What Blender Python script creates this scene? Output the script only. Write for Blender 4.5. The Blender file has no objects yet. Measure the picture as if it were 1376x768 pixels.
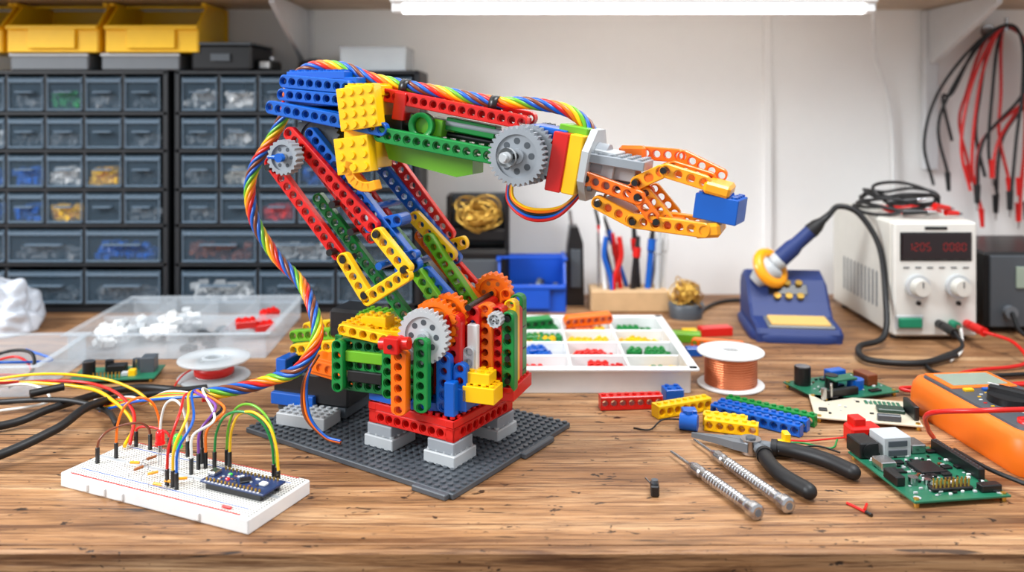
import bpy, math, random, bmesh
from mathutils import Vector, Matrix, noise
V=Vector
random.seed(7)
TZ=0.75
PI=math.pi
# ---------------------------------------------------------------- materials
def nm(name):
    m=bpy.data.materials.new(name); m.use_nodes=True
    nt=m.node_tree; b=nt.nodes['Principled BSDF']; return m,nt,b
def lin(c):
    return tuple(((x/255)/12.92 if x/255<=.04045 else ((x/255+.055)/1.055)**2.4) for x in c)+(1,)
def plastic(name,rgb,rough=.28,metal=0,alpha=1,emit=0,bump=.0,trans=0,var=.06):
    m,nt,b=nm(name); c=lin(rgb)
    tc=nt.nodes.new('ShaderNodeTexCoord'); n=nt.nodes.new('ShaderNodeTexNoise'); n.inputs['Scale'].default_value=60; n.inputs['Detail'].default_value=3
    nt.links.new(tc.outputs['Object'],n.inputs['Vector'])
    mx=nt.nodes.new('ShaderNodeMix'); mx.data_type='RGBA'
    mx.inputs[6].default_value=tuple(x*(1-var) for x in c[:3])+(1,); mx.inputs[7].default_value=tuple(min(1,x*(1+var)) for x in c[:3])+(1,)
    nt.links.new(n.outputs['Fac'],mx.inputs[0]); nt.links.new(mx.outputs[2],b.inputs['Base Color'])
    b.inputs['Roughness'].default_value=rough; b.inputs['Metallic'].default_value=metal; b.inputs['Alpha'].default_value=alpha
    b.inputs['Transmission Weight'].default_value=trans
    if emit:
        b.inputs['Emission Color'].default_value=c; b.inputs['Emission Strength'].default_value=emit
    if bump:
        bp=nt.nodes.new('ShaderNodeBump'); bp.inputs['Strength'].default_value=bump; bp.inputs['Distance'].default_value=.001
        nt.links.new(n.outputs['Fac'],bp.inputs['Height']); nt.links.new(bp.outputs[0],b.inputs['Normal'])
    return m
RED=plastic('red_plastic',(208,24,18)); BLUE=plastic('blue_plastic',(8,88,182)); YEL=plastic('yellow_plastic',(246,192,14))
GRN=plastic('green_plastic',(18,128,56)); LGRN=plastic('lime_plastic',(104,172,34)); ORG=plastic('orange_plastic',(242,112,12))
YORG=plastic('amber_plastic',(250,164,22)); DGRN=plastic('dark_green_plastic',(14,96,48))
GRY=plastic('grey_plastic',(146,152,158),.35); DGRY=plastic('dark_grey_plastic',(74,80,86),.38); LGRY=plastic('light_grey_plastic',(182,186,188),.35)
MGRY=plastic('mid_grey',(105,110,115),.4)
WHT=plastic('white_plastic',(230,231,230),.35); BLK=plastic('black_plastic',(20,20,22),.35); RUB=plastic('black_rubber',(14,14,16),.5)
CREAM=plastic('cream_enamel',(205,203,194),.4); PANEL=plastic('panel_cream',(216,215,208),.4)
STEEL=plastic('steel',(190,190,192),.25,1); BRASS=plastic('brass',(220,178,85),.3,.9); COP=plastic('copper_wire',(215,125,85),.32,.9,bump=.5)
PCBG=plastic('pcb_green',(30,104,76),.35,var=.3); PCBK=plastic('pcb_dark',(28,58,46),.35); PCBW=plastic('pcb_beige',(206,198,176),.5,var=.1); PCBB=plastic('pcb_blue',(30,52,96),.35,var=.2)
CLEAR=plastic('clear_plastic',(222,230,236),.1,alpha=.24); FROST=plastic('frosted_plastic',(215,222,226),.3,alpha=.5)
DRAW=plastic('smoked_drawer_plastic',(88,108,124),.14,alpha=.20); DRAWL=plastic('drawer_lip_plastic',(104,122,138),.2,alpha=.65)
CABK=plastic('cabinet_black',(17,20,25),.5); BIN=plastic('bin_yellow',(250,196,8),.4); BINB=plastic('bin_blue',(18,80,190),.4)
MMO=plastic('multimeter_orange',(240,115,20),.45); SBLUE=plastic('station_blue',(28,50,108),.55); SPY=plastic('sponge_yellow',(220,180,105),.8,bump=.6)
LEDR=plastic('led_red',(235,20,25),.15,emit=.7); LEDG=plastic('led_green',(60,200,70),.15,emit=.3); DISP=plastic('display_dark',(28,12,14),.15); DIG=plastic('display_digits',(150,22,22),.4,emit=.15)
LCD=plastic('lcd',(150,165,150),.2); WOODB=plastic('pale_wood',(200,165,122),.6,var=.15); PAPER=plastic('white_bag_plastic',(205,211,220),.35,bump=.3)
CARD=plastic('brown_label',(160,90,40),.5); PUR=plastic('purple_wire',(120,60,150)); WW=plastic('white_wire',(225,225,220)); BRN=plastic('brown_wire',(120,60,30))
GRNB=plastic('green_button',(20,130,95),.4); TUBE=plastic('tube_glow',(255,254,250),.4,emit=10); METP=plastic('bracket_paint',(205,206,208),.4)
def wood(name,dark,mid,light,rough=.42,wear=1.0):
    m,nt,b=nm(name); L=nt.links.new; N=nt.nodes.new
    tc=N('ShaderNodeTexCoord')
    def nz(scale,detail,rg,dist,off=(0,0,0)):
        mp=N('ShaderNodeMapping'); mp.inputs['Scale'].default_value=scale; mp.inputs['Location'].default_value=off; L(tc.outputs['Object'],mp.inputs['Vector'])
        n=N('ShaderNodeTexNoise'); n.inputs['Scale'].default_value=1; n.inputs['Detail'].default_value=detail; n.inputs['Roughness'].default_value=rg; n.inputs['Distortion'].default_value=dist
        L(mp.outputs[0],n.inputs['Vector']); return n
    def ramp(src,stops):
        r=N('ShaderNodeValToRGB'); e=r.color_ramp.elements; e[0].position=stops[0][0]; e[0].color=stops[0][1]; e[1].position=stops[-1][0]; e[1].color=stops[-1][1]
        for p,c in stops[1:-1]: k=e.new(p); k.color=c
        L(src,r.inputs[0]); return r
    def mul(a,c,f):
        x=N('ShaderNodeMix'); x.data_type='RGBA'; x.blend_type='MULTIPLY'; x.inputs[0].default_value=f; L(a,x.inputs[6]); L(c,x.inputs[7]); return x.outputs[2]
    base=ramp(nz((2.2,26,26),10,.66,1.1).outputs['Fac'],[(.30,lin(dark)),(.5,lin(mid)),(.70,lin(light))]).outputs[0]
    o=(1,1,1,1)
    c=mul(base,ramp(nz((3,70,70),6,.7,.8,(3,1,0)).outputs['Fac'],[(.37,(.32,.23,.16,1)),(.49,o),(.6,o)]).outputs[0],.85*wear)
    c=mul(c,ramp(nz((14,420,420),4,.6,0).outputs['Fac'],[(.37,(.34,.25,.18,1)),(.51,o)]).outputs[0],.85*wear)
    c=mul(c,ramp(nz((5,9,9),5,.6,.3,(7,2,0)).outputs['Fac'],[(.34,(.5,.42,.36,1)),(.54,o)]).outputs[0],.65*wear)
    c=mul(c,ramp(nz((8,170,170),3,.6,.5,(4,4,1)).outputs['Fac'],[(.32,(.06,.04,.025,1)),(.36,o)]).outputs[0],.9*wear)
    c=mul(c,ramp(nz((45,90,90),3,.7,.4,(1,5,0)).outputs['Fac'],[(.33,(.05,.035,.025,1)),(.362,o)]).outputs[0],.92*wear)
    c=mul(c,ramp(nz((130,200,200),2,.5,.2,(9,5,0)).outputs['Fac'],[(.26,(.06,.04,.03,1)),(.30,o)]).outputs[0],.9*wear)
    mp3=N('ShaderNodeMapping'); mp3.inputs['Scale'].default_value=(3.0,6.5,6.5); mp3.inputs['Location'].default_value=(.35,.2,0); L(tc.outputs['Object'],mp3.inputs['Vector'])
    n4=N('ShaderNodeTexNoise'); n4.inputs['Scale'].default_value=2.5; L(mp3.outputs[0],n4.inputs['Vector'])
    ad=N('ShaderNodeMix'); ad.data_type='RGBA'; ad.inputs[0].default_value=.12; L(mp3.outputs[0],ad.inputs[6]); L(n4.outputs['Color'],ad.inputs[7])
    vo=N('ShaderNodeTexVoronoi'); vo.inputs['Scale'].default_value=1.0; L(ad.outputs[2],vo.inputs['Vector'])
    c=mul(c,ramp(vo.outputs['Distance'],[(.02,(.16,.09,.05,1)),(.07,(.6,.45,.33,1)),(.16,o)]).outputs[0],.85*wear)
    L(c,b.inputs['Base Color'])
    rr_=ramp(nz((4,30,30),5,.6,.2,(2,2,2)).outputs['Fac'],[(.3,(rough-.12,)*3+(1,)),(.7,(rough+.15,)*3+(1,))]); L(rr_.outputs[0],b.inputs['Roughness'])
    bp=N('ShaderNodeBump'); bp.inputs['Strength'].default_value=.7; bp.inputs['Distance'].default_value=.0025; L(c,bp.inputs['Height']); L(bp.outputs[0],b.inputs['Normal'])
    return m
WOOD=wood('oak_bench_wood',(112,78,48),(170,124,82),(214,174,130),.46)
SHELFW=wood('shelf_wood',(170,148,122),(196,174,146),(214,194,166),.42,.4)
FLOORM=wood('floor_wood',(90,70,50),(120,95,70),(150,120,90),.5)
WALLM=plastic('wall_paint',(244,243,241),.8,bump=.15,var=.015)
def bbmat():
    m,nt,b=nm('breadboard_face'); L=nt.links.new; N=nt.nodes.new
    tc=N('ShaderNodeTexCoord'); sc=N('ShaderNodeVectorMath'); sc.operation='SCALE'; sc.inputs['Scale'].default_value=1/.0029; L(tc.outputs['Object'],sc.inputs[0])
    fr=N('ShaderNodeVectorMath'); fr.operation='FRACTION'; L(sc.outputs[0],fr.inputs[0])
    su=N('ShaderNodeVectorMath'); su.operation='SUBTRACT'; su.inputs[1].default_value=(.5,.5,0); L(fr.outputs[0],su.inputs[0])
    ab=N('ShaderNodeVectorMath'); ab.operation='ABSOLUTE'; L(su.outputs[0],ab.inputs[0])
    se=N('ShaderNodeSeparateXYZ'); L(ab.outputs[0],se.inputs[0])
    mx=N('ShaderNodeMath'); mx.operation='MAXIMUM'; L(se.outputs[0],mx.inputs[0]); L(se.outputs[1],mx.inputs[1])
    lt=N('ShaderNodeMath'); lt.operation='LESS_THAN'; lt.inputs[1].default_value=.24; L(mx.outputs[0],lt.inputs[0])
    mi=N('ShaderNodeMix'); mi.data_type='RGBA'; mi.inputs[6].default_value=lin((228,226,218)); mi.inputs[7].default_value=lin((82,80,74)); L(lt.outputs[0],mi.inputs[0]); L(mi.outputs[2],b.inputs['Base Color'])
    b.inputs['Roughness'].default_value=.4; return m
BBM=bbmat()
# ---------------------------------------------------------------- builder
ROOTS=[]
def empty(name,loc=(0,0,0),rz=0):
    o=bpy.data.objects.new(name,None); o.empty_display_size=.05; o.location=loc; o.rotation_euler=(0,0,math.radians(rz)); bpy.context.collection.objects.link(o); ROOTS.append(o); return o
def frame(z,x=None):
    z=V(z).normalized(); a=V(x) if x is not None else (V((1,0,0)) if abs(z.x)<.9 else V((0,1,0)))
    y=z.cross(a).normalized(); xx=y.cross(z).normalized()
    return Matrix((xx,y,z)).transposed()
def R(ax,deg): return Matrix.Rotation(math.radians(deg),3,ax)
def catmull(pts,n=10):
    P=[V(p) for p in pts]; P=[P[0]*2-P[1]]+P+[P[-1]*2-P[-2]]; out=[]
    for i in range(1,len(P)-2):
        a,b,c,d=P[i-1:i+3]
        for k in range(n):
            t=k/n; out.append(.5*((2*b)+(c-a)*t+(2*a-5*b+4*c-d)*t*t+(3*b-a-3*c+d)*t**3))
    out.append(P[-2]); return out
class Bd:
    def __init__(s,name,loc=(0,0,0),rz=0,parent=None):
        s.name=name;s.loc=loc;s.rz=rz;s.parent=parent;s.v=[];s.f=[];s.m=[];s.sm=[];s.mats=[]
    def mi(s,mat):
        if mat not in s.mats: s.mats.append(mat)
        return s.mats.index(mat)
    def add(s,vs,fs,mat,sm=False):
        o=len(s.v); s.v+= [tuple(v) for v in vs]; i=s.mi(mat)
        for f in fs: s.f.append([k+o for k in f]); s.m.append(i); s.sm.append(sm)
    def box(s,mat,c,sz,M=None,bev=.0008):
        M=M or Matrix.Identity(3); c=V(c); hx,hy,hz=[q/2 for q in sz]; b=min(bev,hx*.45,hy*.45,hz*.45)
        vs=[];ix={}
        for sx in(-1,1):
            for sy in(-1,1):
                for sn in(-1,1):
                    for a in range(3):
                        p=[sx*(hx-b),sy*(hy-b),sn*(hz-b)]; p[a]=(sx*hx,sy*hy,sn*hz)[a]
                        ix[(sx,sy,sn,a)]=len(vs); vs.append(M@V(p)+c)
        fs=[]
        def g(k,a): return ix[(k[0],k[1],k[2],a)]
        for a in range(3):
            o1,o2=(a+1)%3,(a+2)%3
            for sg in(-1,1):
                q=[]
                for t1,t2 in((-1,-1),(1,-1),(1,1),(-1,1)):
                    k=[0,0,0];k[a]=sg;k[o1]=t1;k[o2]=t2;q.append(g(k,a))
                fs.append(q if sg>0 else q[::-1])
            for t1 in(-1,1):
                for t2 in(-1,1):
                    k1=[0]*3;k2=[0]*3;k1[a]=-1;k2[a]=1;k1[o1]=k2[o1]=t1;k1[o2]=k2[o2]=t2
                    q=[g(k1,o1),g(k2,o1),g(k2,o2),g(k1,o2)]
                    fs.append(q if t1*t2<0 else q[::-1])
        for sx in(-1,1):
            for sy in(-1,1):
                for sn in(-1,1):
                    q=[ix[(sx,sy,sn,a)] for a in range(3)]; fs.append(q if sx*sy*sn>0 else q[::-1])
        s.add(vs,fs,mat)
    def cyl(s,mat,p0,p1,r0,r1=None,n=20,caps=True):
        p0=V(p0);p1=V(p1); r1=r0 if r1 is None else r1; F=frame(p1-p0)
        d=[F@V((math.cos(2*PI*k/n),math.sin(2*PI*k/n),0)) for k in range(n)]
        vs=[p0+q*r0 for q in d]+[p1+q*r1 for q in d]
        s.add(vs,[[k,(k+1)%n,n+(k+1)%n,n+k] for k in range(n)],mat,True)
        if caps: s.add(vs,[list(range(n))[::-1],list(range(n,2*n))],mat)
    def lathe(s,mat,c,prof,n=32,M=None,sm=True):
        M=M or Matrix.Identity(3);c=V(c);vs=[]
        for r,z in prof:
            for k in range(n): vs.append(c+M@V((r*math.cos(2*PI*k/n),r*math.sin(2*PI*k/n),z)))
        fs=[]
        for i in range(len(prof)-1):
            for k in range(n): fs.append([i*n+k,i*n+(k+1)%n,(i+1)*n+(k+1)%n,(i+1)*n+k])
        s.add(vs,fs,mat,sm)
    def sweep(s,mat,pts,r,n=8):
        P=[V(p) for p in pts]; m=len(P); T=[(P[min(i+1,m-1)]-P[max(i-1,0)]).normalized() for i in range(m)]
        N=frame(T[0])@V((1,0,0)); vs=[]
        for i in range(m):
            N=(N-T[i]*N.dot(T[i])).normalized(); Bn=T[i].cross(N)
            for k in range(n): a=2*PI*k/n; vs.append(P[i]+(N*math.cos(a)+Bn*math.sin(a))*r)
        fs=[[i*n+k,i*n+(k+1)%n,(i+1)*n+(k+1)%n,(i+1)*n+k] for i in range(m-1) for k in range(n)]
        s.add(vs,fs,mat,True); s.add(vs,[list(range(n))[::-1],[ (m-1)*n+k for k in range(n)]],mat)
    def wire(s,mat,pts,r=.0012,n=8,sub=10): s.sweep(mat,catmull(pts,sub),r,n)
    def twist(s,mats,pts,Rr,r,pitch,sub=30):
        P=catmull(pts,sub); m=len(P); T=[(P[min(i+1,m-1)]-P[max(i-1,0)]).normalized() for i in range(m)]
        N=frame(T[0])@V((1,0,0)); st=[[] for _ in mats]; L=0
        for i in range(m):
            if i: L+=(P[i]-P[i-1]).length
            N=(N-T[i]*N.dot(T[i])).normalized(); Bn=T[i].cross(N)
            for j in range(len(mats)):
                a=2*PI*(L/pitch+j/len(mats)); st[j].append(P[i]+(N*math.cos(a)+Bn*math.sin(a))*Rr)
        for j,mt in enumerate(mats): s.sweep(mt,st[j],r,6)
    def beam(s,mat,P0,P1,S,H=.012,T=.008,pitch=.010,r=.0032,rnd=True):
        P0=V(P0);P1=V(P1);X=P1-P0;L=X.length;X.normalize();S=V(S);S=(S-X*S.dot(X)).normalized();U=S.cross(X)
        n=max(1,round(L/pitch));cl=L/n;hx=cl/2;hz=H/2;K=16;rc=r*1.32;dp=.0011;bv=.0007
        for i in range(n):
            c=P0+X*(i+.5)*cl; o=[];q=[];
            for k in range(K):
                a=2*PI*k/K;dx,dz=math.cos(a),math.sin(a);t=1/max(abs(dx),abs(dz))
                e=rnd and ((i==n-1 and dx>1e-6) or (i==0 and dx<-1e-6))
                o.append((dx*hx,dz*hz) if e else (dx*t*hx,dz*t*hz)); q.append((dx,dz))
            def edge(p,k):
                x,z=p; zz=z*(hz-bv)/hz
                if (abs(x-hx)<1e-7 and i<n-1) or (abs(x+hx)<1e-7 and i>0): return (x,zz)
                return (x*(hx-bv)/hx,zz) if (abs(abs(x)-hx)<1e-7 or (rnd and (i in(0,n-1)))) else (x,zz)
            vs=[]
            for sg in(-1,1):
                vs+=[c+X*edge(p,0)[0]+U*edge(p,0)[1]+S*sg*T/2 for p in o]
                vs+=[c+X*p[0]+U*p[1]+S*sg*(T/2-bv) for p in o]
                vs+=[c+X*d[0]*rc+U*d[1]*rc+S*sg*T/2 for d in q]
                vs+=[c+X*d[0]*rc+U*d[1]*rc+S*sg*(T/2-dp) for d in q]
                vs+=[c+X*d[0]*r+U*d[1]*r+S*sg*(T/2-dp) for d in q]
            fs=[];hw=[]
            G=5*K
            for k in range(K):
                k2=(k+1)%K
                intr=(abs(o[k][0]-hx)<1e-7 and abs(o[k2][0]-hx)<1e-7 and i<n-1) or (abs(o[k][0]+hx)<1e-7 and abs(o[k2][0]+hx)<1e-7 and i>0)
                for g,fl in((0,1),(G,-1)):
                    ff=[[g+k,g+k2,g+2*K+k2,g+2*K+k],[g+3*K+k,g+3*K+k2,g+4*K+k2,g+4*K+k]]
                    if not intr: ff.append([g+k2,g+k,g+K+k,g+K+k2])
                    for f in ff: fs.append(f if fl>0 else f[::-1])
                    h=[g+2*K+k,g+2*K+k2,g+3*K+k2,g+3*K+k]; hw.append(h if fl>0 else h[::-1])
                hw.append([4*K+k,4*K+k2,G+4*K+k2,G+4*K+k])
                if not intr: fs.append([K+k,G+K+k,G+K+k2,K+k2])
            s.add(vs,fs,mat); s.add(vs,hw,mat,True)
    def gear(s,mat,c,r,T,teeth=24,ax=(0,1,0),hub=None,hm=None,holes=6):
        F=frame(ax);c=V(c);n=teeth*4;o=[]
        for k in range(n):
            a=2*PI*k/n; rr=r*(1.0 if k%4 in(0,1) else .9); o.append((rr*math.cos(a),rr*math.sin(a)))
        ri=r*.72; q=[(ri*math.cos(2*PI*k/n),ri*math.sin(2*PI*k/n)) for k in range(n)]
        vs=[]
        for z in(-T/2,T/2): vs+=[c+F@V((x,y,z)) for x,y in o]+[c+F@V((x,y,z)) for x,y in q]
        fs=[]
        for k in range(n):
            k2=(k+1)%n; fs+=[[k,n+k,n+k2,k2],[2*n+k,2*n+k2,3*n+k2,3*n+k],[k,k2,2*n+k2,2*n+k],[n+k,3*n+k,3*n+k2,n+k2]]
        s.add(vs,fs,mat)
        a=F@V((0,0,1)); s.cyl(mat,c-a*T*.28,c+a*T*.28,ri*1.01,n=32); s.cyl(mat,c-a*T*.6,c+a*T*.6,r*.25,n=20)
        s.cyl(hm or BLK,c-a*T*.75,c+a*T*.75,r*.11,n=12)
        for k in range(holes):
            an=2*PI*k/holes; p=c+F@V((r*.5*math.cos(an),r*.5*math.sin(an),0)); 
            s.cyl(DGRY if mat is not ORG else CARD,p-a*T*.3,p+a*T*.3,r*.11,n=12)
    def studs(s,mat,c,lx,ly,z,M=None,pitch=.008,r=.0024,h=.0018):
        M=M or Matrix.Identity(3);c=V(c);nx=max(1,round(lx/pitch));ny=max(1,round(ly/pitch))
        for i in range(nx):
            for j in range(ny):
                p=V(((i+.5)*lx/nx-lx/2,(j+.5)*ly/ny-ly/2,z)); s.cyl(mat,c+M@p,c+M@(p+V((0,0,h))),r,n=12)
    def brick(s,mat,c,sz,M=None,pitch=.008,r=.0024):
        s.box(mat,c,sz,M,.0006); s.studs(mat,c,sz[0],sz[1],sz[2]/2,M,pitch,r)
    def poly(s,mat,pts,a0,a1,M=None,c=(0,0,0)):
        M=M or Matrix.Identity(3);c=V(c);n=len(pts)
        vs=[c+M@V((x,a0,z)) for x,z in pts]+[c+M@V((x,a1,z)) for x,z in pts]
        s.add(vs,[list(range(n)),list(range(n,2*n))[::-1]]+[[k,n+k,n+(k+1)%n,(k+1)%n] for k in range(n)],mat)
    def done(s):
        me=bpy.data.meshes.new(s.name); me.from_pydata(s.v,[],s.f)
        for m in s.mats: me.materials.append(m)
        me.polygons.foreach_set('material_index',s.m); me.polygons.foreach_set('use_smooth',s.sm)
        me.validate(); me.update()
        o=bpy.data.objects.new(s.name,me); bpy.context.collection.objects.link(o)
        o.location=s.loc; o.rotation_euler=(0,0,math.radians(s.rz))
        if s.parent: o.parent=s.parent
        else: ROOTS.append(o)
        return o
# ---------------------------------------------------------------- room
b=Bd('wall_back'); b.box(WALLM,(0,1.491,.5),(5,.1,2.5),bev=0); b.done()
b=Bd('floor'); b.box(FLOORM,(0,0,-.775),(5,5,.05),bev=0); b.done()
b=Bd('wall_left'); b.box(WALLM,(-2.45,.7,.5),(.1,1.5,2.5),bev=0); b.done()
b=Bd('trim_1'); b.box(WALLM,(.43,1.437,.35),(.014,.006,.8),bev=.002); b.done()
b=Bd('workbench')
b.box(WOOD,(0,1.03,-.026),(2.6,.818,.038),bev=.0006)
ys=[.6215,.712,.838,.985,1.13,1.29,1.4395]
for y0,y1 in zip(ys,ys[1:]): b.box(WOOD,(0,(y0+y1)/2,-.0045),(2.6,y1-y0-.0005,.009),bev=.0006)
b.box(WOOD,(0,.6165,-.0225),(2.6,.0096,.045),bev=.003)
for x in(-1.2,1.2):
    for y in(.68,1.37): b.box(WOOD,(x,y,-.3975),(.08,.08,.705),bev=.003)
b.box(WOOD,(0,.68,-.1),(2.32,.03,.09)); b.done()
b=Bd('overhead_storage_shelf')
b.box(SHELFW,(0,1.315,.489),(2.6,.245,.020),bev=.002); b.done()
for x in(-.345,.70):
    b=Bd('shelf_bracket'); z0=.378 if x<0 else .21
    b.box(METP,(x,1.430,(z0+.478)/2),(.024,.014,.478-z0),bev=.002)
    b.poly(METP,[(0,0),(.2,.0),(.2,-.012),(.012,-.09),(0,-.09)],-.004,.004,Matrix(((0,1,0),(-1,0,0),(0,0,1))),(x,1.425,.4775)); b.done()
b=Bd('shelf_tube_lamp')
b.box(WHT,(.17,1.2,.468),(.68,.03,.014),bev=.003); b.cyl(TUBE,(-.152,1.2,.455),(.492,1.2,.455),.0078,n=20)
for x in(-.16,.5): b.box(WHT,(x,1.2,.458),(.016,.022,.022),bev=.003)
b.done()
b=Bd('lamp_power_cord'); b.wire(WHT,[(.51,1.2,.466),(.55,1.3,.45),(.60,1.41,.40),(.635,1.43,.30),(.64,1.43,.12),(.64,1.43,.005)],.003); b.done()
# ---------------------------------------------------------------- drawer cabinets
def cabinet(x0,x1,plan,seed):
    rn=random.Random(seed)
    b=Bd('parts_drawer_cabinet'); yf=1.31; yb=1.435; w=x1-x0; cx=(x0+x1)/2; top=.371
    b.box(CABK,(cx,yb-.004,top/2),(w,.008,top)); b.box(CABK,(cx,(yf+yb)/2,top-.002),(w,yb-yf,.006)); b.box(CABK,(cx,(yf+yb)/2,.006),(w,yb-yf,.012))
    for x in(x0+.003,x1-.003): b.box(CABK,(x,(yf+yb)/2,top/2),(.008,yb-yf,top))
    rows=[(.309,.366,6),(.2515,.303,6),(.192,.246,6),(.137,.1875,6),(.077,.1316,3),(.014,.069,3)]
    for ri,(z0,z1,n) in enumerate(rows):
        b.box(CABK,(cx,(yf+yb)/2,z0-.003),(w,yb-yf,.006)); cw=(w-.016)/n
        for i in range(n):
            a=x0+.008+i*cw; c=a+cw/2; dw=cw-.006
            if i: b.box(CABK,(a,(yf+yb)/2,(z0+z1)/2),(.005,yb-yf,z1-z0))
            h=z1-z0-.006
            b.box(DRAW,(c,yf+.001,(z0+z1)/2-.001),(dw,.002,h),bev=.0005)
            b.box(DRAWL,(c,yf+.05,z0+.002),(dw,.095,.002),bev=.0003)
            b.box(DRAWL,(c,yf-.001,z0+h-.004),(dw,.004,.006),bev=.0008)
            b.box(DRAWL,(c,yf-.004,z0+h*.58),(dw*.5,.010,.003),bev=.0008)
            b.box(DRAWL,(c,yf-.001,z0+.0025),(dw,.004,.003),bev=.0008)
            for sx in(-1,1): b.box(DRAWL,(c+sx*(dw/2-.001),yf-.0005,(z0+z1)/2-.001),(.002,.003,h),bev=.0005)
            mt=plan[ri][i] if plan[ri][i] else rn.choice([None,MGRY,BLK,DGRY])
            if mt:
                col=mt not in(MGRY,BLK,DGRY)
                for q in range((40 if col else 20) if n==6 else 60):
                    b.box(mt,(c+rn.uniform(-.4,.4)*dw,yf+rn.uniform(.008,.024),z0+rn.uniform(.006,h*(.56 if col else .4))),(rn.uniform(.008,.017),rn.uniform(.006,.012),rn.uniform(.006,.012)),R('Z',rn.uniform(0,90))@R('X',rn.uniform(0,60)))
    b.done()
_=None
cabinet(-.903,-.529,[[_,_,MGRY,GRN,MGRY,DGRY],[_,LGRY,_,MGRY,_,MGRY],[_,BLUE,BLUE,WHT,YEL,_],[_,BLUE,BLUE,YEL,_,MGRY],[_,MGRY,BLUE],[_,DGRY,MGRY]],3)
cabinet(-.517,-.143,[[LGRY,WHT,MGRY,_,_,_],[MGRY,LGRY,_,MGRY,_,_],[_,CREAM,_,BLUE,_,_],[MGRY,_,RED,MGRY,_,_],[BRN,LGRY,_],[WHT,DGRY,_]],5)
def ybin(x,y,z,w,mat,d=.13,h=.085,name='stacking_parts_bin',fill=None):
    b=Bd(name,(x,y,z)); t=.003
    b.box(mat,(0,0,t/2),(w*.9,d,t)); b.box(mat,(0,d/2,h/2),(w,t,h))
    M=Matrix(((0,1,0),(-1,0,0),(0,0,1)))
    for sx in(-1,1): b.poly(mat,[(-d/2,0),(d/2,0),(d/2,h*.55),(d*.2,h),(-d/2,h)],-t/2,t/2,M,(sx*w*.47,0,0))
    b.box(mat,(0,-d/2,h*.25),(w*.94,t,h*.5)); b.box(mat,(0,-d/2-.003,h*.5),(w*.96,.01,.007),bev=.002); b.box(mat,(0,0,h),(w*.97,.003,.004))
    b.box(mat,(0,-d/2-.004,h*.27),(w*.5,.006,.03),bev=.001)
    for sx in(-1,1): b.box(mat,(sx*w*.48,.01,h),(.007,d*.86,.005),bev=.001)
    if fill:
        for q in range(40): b.box(random.choice(fill),(random.uniform(-.4,.4)*w,random.uniform(-.4,.4)*d,random.uniform(.006,h*.45)),(.012,.008,.008),R('Z',random.uniform(0,90))@R('Y',random.uniform(0,60)))
    b.done()
for x,w in((-.845,.14),(-.70,.145),(-.549,.148)): ybin(x,1.365,.3995,w,BIN,d=.125,fill=[BLK,DGRY,MGRY],h=.075)
b=Bd('grey_part_trays')
for x in(-.71,-.57): 
    b.box(MGRY,(x,1.37,.3855),(.12,.12,.026),bev=.002); b.box(LGRY,(x,1.309,.396),(.122,.004,.005))
b.done()
b=Bd('black_storage_case',(-.445,1.365,.3715)); b.box(BLK,(0,0,.02),(.092,.12,.04),bev=.004); b.box(DGRY,(0,-.002,.041),(.094,.12,.004)); b.box(DGRY,(0,-.062,.02),(.03,.004,.012)); b.done()
b=Bd('pocket_radio',(-.385,1.36,.3715)); b.box(BLK,(-.002,0,.009),(.024,.06,.018),bev=.003); b.box(WHT,(.0,-.031,.01),(.015,.003,.01)); b.cyl(STEEL,(.002,0,.018),(.002,0,.024),.005); b.done()
b=Bd('coiled_headphones',(-.315,1.365,.3735)); b.lathe(BLK,(0,0,.008),[(.018+.008*math.cos(a*PI/4),.008*math.sin(a*PI/4)) for a in range(9)]); b.box(DGRY,(.0,0,.010),(.026,.022,.018),bev=.004); b.wire(BLK,[(.02,0,.004),(.04,-.01,.002),(.03,-.04,.002),(-.02,-.04,.002)],.002); b.done()
b=Bd('lidded_parts_box',(-.215,1.37,.3715)); 
for c,sz in(((0,0,.001),(.1,.1,.002)),((0,-.05,.018),(.1,.002,.036)),((0,.05,.018),(.1,.002,.036)),((-.05,0,.018),(.002,.1,.036)),((.05,0,.018),(.002,.1,.036)),((0,0,.037),(.104,.104,.002))): b.box(FROST,c,sz)
for q in range(14): b.box(random.choice([WHT,LGRY]),(random.uniform(-.04,.04),random.uniform(-.04,.04),.01+random.random()*.01),(.02,.012,.01),R('Z',random.random()*90))
b.done()
# ---------------------------------------------------------------- ROBOT ARM
ARM=empty('toy_brick_robot_arm',(-.065,.805,0),-20)
def A(u,w,z): return V((u/1000,w/1000,z/1000))
W=(0,1,0)
def ab(b,mat,u0,z0,u1,z1,w,H=.012,T=.008,**k): b.beam(mat,A(u0,w,z0),A(u1,w,z1),W,H=H,T=T,**k)
ca,sa=math.cos(math.radians(20)),math.sin(math.radians(20))
def toarm(x,y,z=0):
    dx,dy=x+.065,y-.805; return (dx*ca-dy*sa, dx*sa+dy*ca, z)
b=Bd('baseplate',toarm(-.101,.839,0),-14,ARM)
b.box(DGRY,(0,0,.0026),(.256,.188,.0048),bev=.0006); b.studs(DGRY,(0,0,0),.256,.188,.005)
b.box(DGRY,(.106,-.0965,.0026),(.036,.006,.0048)); b.box(DGRY,(.1305,.03,.0026),(.006,.05,.0048)); b.done()
PR=-12
b=Bd('base_platform',toarm(-.066,.806,0),PR,ARM)
for sx in(-1,1):
    for sy in(-1,1):
        b.box(LGRY,(sx*.0345,sy*.0345,.0105),(.034,.034,.0105)); b.box(GRY,(sx*.035,sy*.035,.0210),(.029,.029,.0105)); b.studs(LGRY,(sx*.0345,sy*.0345,0),.034,.034,.016)
b.box(RED,(0,0,.036),(.080,.080,.018))
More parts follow.
